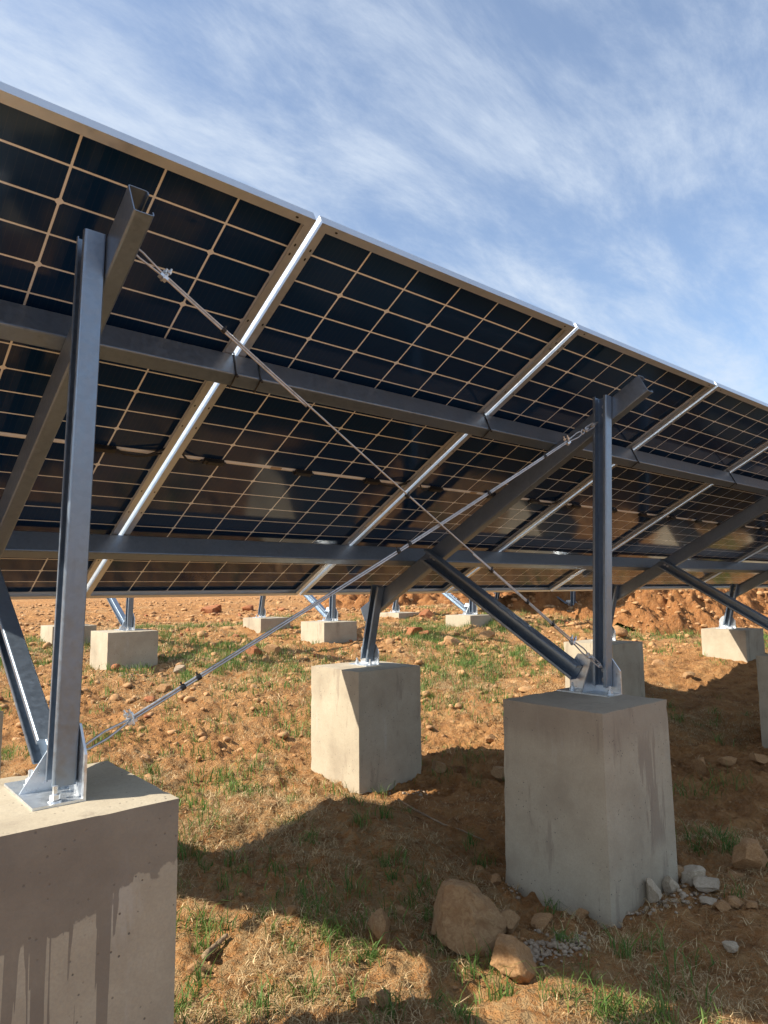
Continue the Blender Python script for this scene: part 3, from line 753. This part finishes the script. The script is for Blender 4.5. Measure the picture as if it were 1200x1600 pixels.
ROCKS = [ # px x, px y of the foot, width px, height px, material, label, group
 (732,1494,126,96,'rock_tan','big tan boulder in the foreground shade, largest stone in view',None),
 (594,1482,44,54,'rock_tan','upright brown stone left of the big boulder',None),
 (803,1542,74,58,'rock_orange','wedge-shaped orange stone right of the big boulder, catching sun',None),
 (566,1580,26,28,'rock_tan','beige stone at the bottom edge, left one of a pair',None),
 (599,1580,32,34,'rock_tan','beige stone at the bottom edge, right one of a pair',None),
 (303,1522,27,20,'rock_orange','small sunlit orange stone beside the foreground footing',None),
 (1011,1412,30,42,'rock_pale','white rubble lump leaning on the large footing, nearest to it',None),
 (1040,1398,26,30,'rock_pale','white rubble lump second from the large footing',None),
 (1058,1374,30,18,'rock_tan','brown rubble lump behind the white ones by the large footing',None),
 (1090,1382,40,26,'rock_pale','white rubble lump set back to the right of the large footing',None),
 (1110,1400,54,17,'rock_pale','long flat white rubble slab right of the large footing',None),
 (1114,1414,36,14,'rock_pale','thin white rubble slab in front of the longer one',None),
 (1131,1424,24,16,'rock_orange','left of three small orange stones below the white rubble',None),
 (1153,1422,24,15,'rock_orange','middle of three small orange stones below the white rubble',None),
 (1180,1421,24,14,'rock_orange','right of three small orange stones below the white rubble',None),
 (1184,1368,52,44,'rock_orange','large orange stone at the right edge',None),
 (1154,1375,26,18,'rock_orange','orange stone tucked left of the large one at the right edge',None),
 (1143,1198,28,16,'rock_orange','flat stone in the right hand shade, beside a taller pile',None),
 (1188,1196,24,20,'rock_orange','stone at the right edge in the shade under the far footing',None),
 (1098,1212,30,36,'rock_orange','stone in the shade right of the large footing top',None),
 (1145,1492,24,15,'rock_pale','lone pale stone on the shaded soil at lower right',None),
 (909,1438,24,16,'rock_orange','small stone at the front corner of the large footing',None),
 (850,1448,38,20,'rock_orange','flat reddish stone between boulder and large footing',None),
 (797,1462,34,34,'rock_tan','dull brown stone behind the big boulder on its right',None),
 (688,1208,28,20,'rock_tan','stone in the shade right of the middle footing',None),
 (776,1384,17,17,'rock_orange','small stone left of the large footing foot',None),
 (783,1222,26,24,'rock_tan','stone touching the left face of the large footing',None),
 (631,1436,20,18,'rock_tan','small stone in the shade above the big boulder on its left',None),
 (455,1436,16,18,'rock_tan','small shaded stone left of the upright brown stone',None),
 (425,1262,28,14,'rock_orange','sunlit flat stone left of the middle footing',None),
 (769,1160,28,14,'rock_orange','sunlit flat stone between the middle and large footings',None),
 (646,994,28,17,'rock_red','red clay clod behind the middle footing',None),
 (664,996,20,12,'rock_red','smaller red clod beside the first one',None),
 (706,1008,34,17,'rock_orange','orange boulder in front of a rear footing of the row behind',None),
 (757,1001,32,14,'rock_orange','low orange stone under the second brace',None),
 (668,962,24,16,'rock_red','dark brown clod beside a distant low footing',None),
 (427,1024,26,24,'rock_orange','pointed orange stone left of the middle footing, far back',None),
 (396,1026,30,18,'rock_red','dark stone left of the pointed orange stone',None),
 (326,960,40,16,'rock_red','broad red clod at the far left of the row behind',None),
 (387,956,20,12,'rock_red','single red clod on the far orange soil',None),
 (280,1054,24,13,'rock_grey','grey stone beside the left footing of the row behind',None),
 (252,1086,28,13,'rock_orange','stone under the rising cable',None),
 (613,982,15,10,'rock_orange','small yellow stone behind the second front post',None),
 (915,1000,16,12,'rock_orange','stone seen left of the second rear post',None),
 (967,998,28,18,'rock_orange','stone on top of the lit bank right of the second rear post',None),
 (1182,1000,24,10,'rock_orange','stone behind the lit footing at right',None),
 (944,1042,24,10,'rock_orange','stone in the sun right of the large footing, upper',None),
 (1030,1040,26,12,'rock_orange','sunlit stone on the bank right of the second rear post',None),
 (1078,1062,20,10,'rock_tan','stone at the edge of the shade at right',None)]
for i, (px,py,w,h,mt,lab,grp) in enumerate(ROCKS):
    x, y, z, t = ray_ground(px, py)
    W = w*t/1073.3/2; Hh = h*t/1073.3/2
    # stretch across the sight line, lie on the ground a little sunk
    o = link('rock', rock_mesh('rock', 100+i, 5 if w > 60 else 4, 12 if w > 30 else 10), M[mt])
    rz = random.Random(i).uniform(-0.4,0.4)
    o.scale = (W*1.2, W*(1.0 if h > 0.6*w else 0.9), Hh*1.3); o.rotation_euler = (random.Random(i+5).uniform(-.12,.12), random.Random(i+9).uniform(-.15,.15), -_yaw+rz)
    o.location = (x+_fw.x*W*0.6, y+_fw.y*W*0.6, float(height(np.array([x]),np.array([y]))[0])+Hh*0.78)
    for _ in range(40):
        hit = [b for b in BLOCKS if b[0]-W*0.8 < o.location.x < b[1]+W*0.8 and b[2]-W*0.8 < o.location.y < b[3]+W*0.8]
        if not hit: break
        b = hit[0]; dx = min(((o.location.x-(b[0]-W*0.8)), (-1,0)), ((b[1]+W*0.8)-o.location.x, (1,0)), (o.location.y-(b[2]-W*0.8), (0,-1)), ((b[3]+W*0.8)-o.location.y, (0,1)))
        o.location.x += dx[1][0]*(dx[0]+0.002); o.location.y += dx[1][1]*(dx[0]+0.002)
    o.location.z = float(height(np.array([o.location.x]),np.array([o.location.y]))[0])+Hh*0.58
    smooth_by_angle(o, 24)
    tag(o, lab, 'rock', 'loose stones')

# dead wood
def stick(name, pts, rad, label):
    P = []
    for (px,py,lift) in pts:
        x,y,z,t = ray_ground(px,py); P.append(Vector((x,y,z+lift)))
    Q = []
    for i in range(len(P)-1):
        for k in range(6): Q.append(P[i].lerp(P[i+1],k/6))
    Q.append(P[-1]); rr = random.Random(3)
    Q = [q+Vector((rr.uniform(-1,1),rr.uniform(-1,1),rr.uniform(-1,1)))*rad*0.18 for q in Q]
    n = len(Q); mb = MB(); org = Q[0].copy()
    mb.tube([q-org for q in Q], [rad*(1-0.45*i/n)*rr.uniform(0.9,1.1) for i in range(n)], 8)
    o = mb.build(name, M['wood'], None, True); o.location = org; tag(o, label, 'stick'); return o
stick('log_piece', [(320,1500,0.014),(337,1486,0.016),(354,1470,0.02)], 0.013, 'short thick piece of dead wood beside the foreground footing')
stick('dry_branch', [(622,1252,0.012),(650,1272,0.02),(690,1293,0.02),(725,1303,0.012),(757,1316,0.01)], 0.0065, 'long thin dry branch lying in the shade before the middle footing')

# scattered pebbles: nobody could count these
def in_block(x, y, m=0.0):
    r = np.zeros(np.shape(x), bool)
    for (a,b,c,d) in BLOCKS: r |= (x > a-m)&(x < b+m)&(y > c-m)&(y < d+m)
    return r
proto = []
for sd in range(8):
    bm = bmesh.new(); bmesh.ops.create_icosphere(bm, subdivisions=2 if sd < 4 else 1, radius=1.0); rn = random.Random(sd+900)
    pl = [(Vector((rn.gauss(0,1),rn.gauss(0,1),rn.gauss(0,1))).normalized(), rn.uniform(0.5,0.8)) for _ in range(7)]
    for v in bm.verts:
        p = v.co.copy()
        for n_, h_ in pl:
            k_ = p.dot(n_)
            if k_ > h_: p -= n_*(k_-h_)
        v.co = p
    bm.verts.index_update()
    proto.append((np.array([v.co for v in bm.verts]), np.array([[v.index for v in f.verts] for f in bm.faces]))); bm.free()
def scatter_stones(name, xs, ys, sizes, mat, seed, zs=None):
    rg = np.random.default_rng(seed); V = []; F = []; b = 0
    zs = height(xs, ys) if zs is None else zs
    for i in range(len(xs)):
        pv, pf = proto[rg.integers(0,4) if sizes[i] > 0.02 else rg.integers(4,8)]
        a, c, e = rg.uniform(0,6.28,3); R = np.array(Euler((a,c,e)).to_matrix())
        q = pv@R.T*sizes[i]*np.array([rg.uniform(.8,1.3), rg.uniform(.8,1.3), rg.uniform(.5,.85)])
        V.append(q+np.array([xs[i],ys[i],zs[i]+sizes[i]*rg.uniform(-0.05,0.35)])); F.append(pf+b); b += len(pv)
    return kind(link(name, np_mesh(name, np.concatenate(V), np.concatenate(F), False), M[mat]), 'stuff')
rg = np.random.default_rng(5)
def area(n, x0, x1, y0, y1):
    xs = rg.uniform(x0,x1,n); ys = rg.uniform(y0,y1,n); k = ~in_block(xs,ys,0.01); return xs[k], ys[k]
X1, Y1 = area(9000, 0.8, 8, 0.8, 6.5); keep = rg.uniform(size=len(X1)) < 0.35+0.65*(1-litter(X1,Y1)); X1, Y1 = X1[keep], Y1[keep]
scatter_stones('orange_pebbles', X1, Y1, 0.003+0.020*rg.beta(1.0,6,len(X1)), 'rock_orange', 1)
X2, Y2 = area(6500, 0.3, 16, 4.0, 13)
scatter_stones('orange_rubble', X2, Y2, 0.010+0.105*rg.beta(1.0,7,len(X2)), 'rock_orange', 2)
X4, Y4 = area(2200, 1.0, 18, 9.5, 24)
scatter_stones('distant_rubble', X4, Y4, 0.015+0.14*rg.beta(1.0,8,len(X4)), 'rock_orange', 7)
X3, Y3 = area(420, 0.5, 14, 5, 13)
scatter_stones('red_clods', X3, Y3, 0.02+0.08*rg.beta(1.0,6,len(X3)), 'rock_red', 3)
for nm, cnt in (('earth_heap',2600),('earth_bank',900)):
    HX, HY, HZ, HP = HEAPS[nm]; ok = np.flatnonzero((HP.ravel() > 0.02)); pick = rg.choice(ok, cnt)
    scatter_stones(nm+'_clods', HX.ravel()[pick]+rg.normal(0,0.02,cnt), HY.ravel()[pick]+rg.normal(0,0.02,cnt), 0.012+0.13*rg.beta(1.0,8,cnt), 'rock_orange', 6, HZ.ravel()[pick])
# crushed stone spilt beside the boulder and the large footing
cxs = []; cys = []
for (px,py,sx,sy,n) in ((862,1478,34,14,150),(835,1492,20,10,60),(905,1470,20,10,30),(1060,1400,45,14,110),(985,1425,22,6,50),(805,1380,10,12,40),(205,1052,22,4,60),(640,1240,40,4,30)):
    for _ in range(n):
        cxs.append((px,py,sx,sy))
rgc = np.random.default_rng(8); GXs = []; GYs = []
def ray_ground_fast(px, py):
    f = 1073.3; d = np.array(_fw)[None]+np.array(_r0_)[None]*((px-600)/f)[:,None]+np.array(_u0_)[None]*((800-py)/f)[:,None]
    t = (0.0-CAMH)/d[:,2]
    for _ in range(14):
        z = height(d[:,0]*t, d[:,1]*t); t = 0.5*t+0.5*(z-CAMH)/d[:,2]
    return d[:,0]*t, d[:,1]*t
pp = np.array([(a+rgc.normal(0,c*0.7), b+rgc.normal(0,e*0.7)) for (a,b,c,e) in cxs])
GXs, GYs = ray_ground_fast(pp[:,0], pp[:,1]); k = ~in_block(GXs,GYs,0.0); GXs, GYs = GXs[k], GYs[k]
scatter_stones('grey_gravel', GXs, GYs, 0.005+0.012*rgc.beta(1.4,3,len(GXs)), 'rock_grey', 4)

# ------------------------------------------------------------------ grass and straw
def blades(name, bx, by, length, width, lean, mat, seed, tint, lift=0.0, segs=3, zs=1.0):
    g = np.random.default_rng(seed); n = len(bx); bz = height(bx,by)-0.004+lift
    az = g.uniform(0,2*np.pi,n); dx = np.cos(az); dy = np.sin(az)
    fa = g.uniform(0,2*np.pi,n); sx = np.cos(fa); sy = np.sin(fa)
    rows = []
    for s in range(segs):
        f = s/segs; c = lean*f**1.6
        X = bx+dx*length*c*f; Y = by+dy*length*c*f; Z = bz+zs*length*f*np.sqrt(np.clip(1-(c*0.85)**2,0.02,1))
        w = width*(1-0.55*f)
        rows.append(np.stack([X-sx*w,Y-sy*w,Z],-1)); rows.append(np.stack([X+sx*w,Y+sy*w,Z],-1))
    c = lean; rows.append(np.stack([bx+dx*length*c, by+dy*length*c, bz+zs*length*np.sqrt(np.clip(1-(c*0.95)**2,0.0,1))*(0.75+0.5*g.uniform(size=n))],-1))
    k = len(rows); V = np.stack(rows,1).reshape(-1,3); base = (np.arange(n)*k)[:,None]
    F = []
    for s in range(segs-1):
        a = 2*s; F.append(base+np.array([[a,a+1,a+3]])); F.append(base+np.array([[a,a+3,a+2]]))
    a = 2*(segs-1); F.append(base+np.array([[a,a+1,a+2]]))
    F = np.concatenate(F,0)
    me = np_mesh(name, V, F, True)
    at = me.attributes.new('tint','FLOAT','POINT'); at.data.foreach_set('value', np.repeat(tint,k).astype(np.float32))
    return kind(link(name, me, M[mat]), 'stuff')
def clumps(n, x0, x1, y0, y1, per, spread, seed):
    g = np.random.default_rng(seed); cx = g.uniform(x0,x1,n); cy = g.uniform(y0,y1,n)
    d = fbm(cx*0.8+5, cy*0.8+1, 55, 3, 0.6)*litter(cx,cy)+0.05*np.exp(-((cx-4.4)/3.2)**2-((cy-5.2)/2.2)**2)+0.06*np.exp(-((cx-1.9)/0.6)**2-((cy-3.9)/0.6)**2); keep = g.uniform(size=n) < np.clip((d-0.20)*3.2,0.07,0.85)
    cx = cx[keep]; cy = cy[keep]; m = g.integers(per[0],per[1],len(cx)); sz = g.uniform(0.6,1.25,len(cx))
    X = np.repeat(cx,m); Y = np.repeat(cy,m); Z = np.repeat(sz,m)
    X = X+g.normal(0,spread,len(X)); Y = Y+g.normal(0,spread,len(Y)); k = ~in_block(X,Y,0.004)
    return X[k], Y[k], Z[k]
g = np.random.default_rng(77)
GX1, GY1, GS1 = clumps(1150, 0.85, 6.5, 0.9, 5.2, (5,42), 0.024, 1)
# clumps the photograph shows clearly
sp = [(325,1452,90),(520,1470,90),(490,1445,60),(470,1560,60),(400,1585,50),(320,1290,70),(400,1195,45),(560,1500,50),(560,1180,10),(745,1520,50),(950,1585,60),(1060,1535,22),(990,1595,30),(1080,1510,18),(740,1180,60),(1130,1230,60),(1080,1240,50),(195,1150,60),(880,1415,9),(575,1225,8),(870,1560,40),(280,1590,50),(1010,1575,24),(690,1210,30),(600,1440,40),(540,1395,40),(450,1400,40),(650,1050,40),(720,1060,40),(670,1130,40)]
ax = []; ay = []
for (px,py,n_) in sp:
    q = g.normal(0,1,(n_,2)); ax.append(px+q[:,0]*24); ay.append(py+q[:,1]*9)
sx_, sy_ = ray_ground_fast(np.concatenate(ax), np.concatenate(ay)); k = ~in_block(sx_,sy_,0.006); sx_, sy_ = sx_[k], sy_[k]
GX1 = np.concatenate([GX1,sx_]); GY1 = np.concatenate([GY1,sy_]); GS1 = np.concatenate([GS1,np.full(len(sx_),1.15)])
n_ = len(GX1)
blades('green_grass', GX1, GY1, (0.03+0.12*g.beta(1.5,3.2,n_))*GS1, 0.0013+0.0020*g.uniform(size=n_)**2, g.uniform(0.35,1.05,n_), 'grass', 2, np.clip(g.normal(0.4,0.28,n_),0,1))
GX2, GY2, GS2 = clumps(8500, 1.2, 15, 3.4, 10.0, (5,30), 0.045, 3); n_ = len(GX2)
blades('far_green_grass', GX2, GY2, (0.05+0.09*g.beta(2,3,n_))*GS2, 0.0022+0.0016*g.uniform(size=n_), g.uniform(0.25,1.0,n_), 'grass', 4, np.clip(g.normal(0.5,0.28,n_),0,1), segs=2)
def straw_area(n, x0, x1, y0, y1, seed):
    q = np.random.default_rng(seed); X = q.uniform(x0,x1,n); Y = q.uniform(y0,y1,n)
    k = (q.uniform(size=n) < litter(X,Y)*1.2*np.clip(fbm(X*2.6,Y*2.6,91,4,0.65)*4.6-1.95,0.03,1)) & ~in_block(X,Y,0.01); return X[k], Y[k]
SX, SY = straw_area(240000, 0.8, 6.5, 0.9, 5.0, 11); n_ = len(SX)
blades('dry_straw', SX, SY, 0.03+0.10*g.beta(1.5,3,n_), 0.0007+0.0011*g.uniform(size=n_)**2, g.uniform(0.80,1.0,n_), 'straw', 12, g.uniform(0,1,n_)**1.4, lift=0.010, segs=2, zs=0.42)
SX, SY = straw_area(110000, 1.2, 14, 5.0, 10.5, 13); n_ = len(SX)
blades('far_dry_straw', SX, SY, 0.05+0.12*g.beta(1.5,3,n_), 0.0018+0.0020*g.uniform(size=n_)**2, g.uniform(0.7,1.0,n_), 'straw', 14, g.uniform(0,1,n_)**1.4, lift=0.012, segs=2, zs=0.45)

scene.render.resolution_x = 768; scene.render.resolution_y = 1024
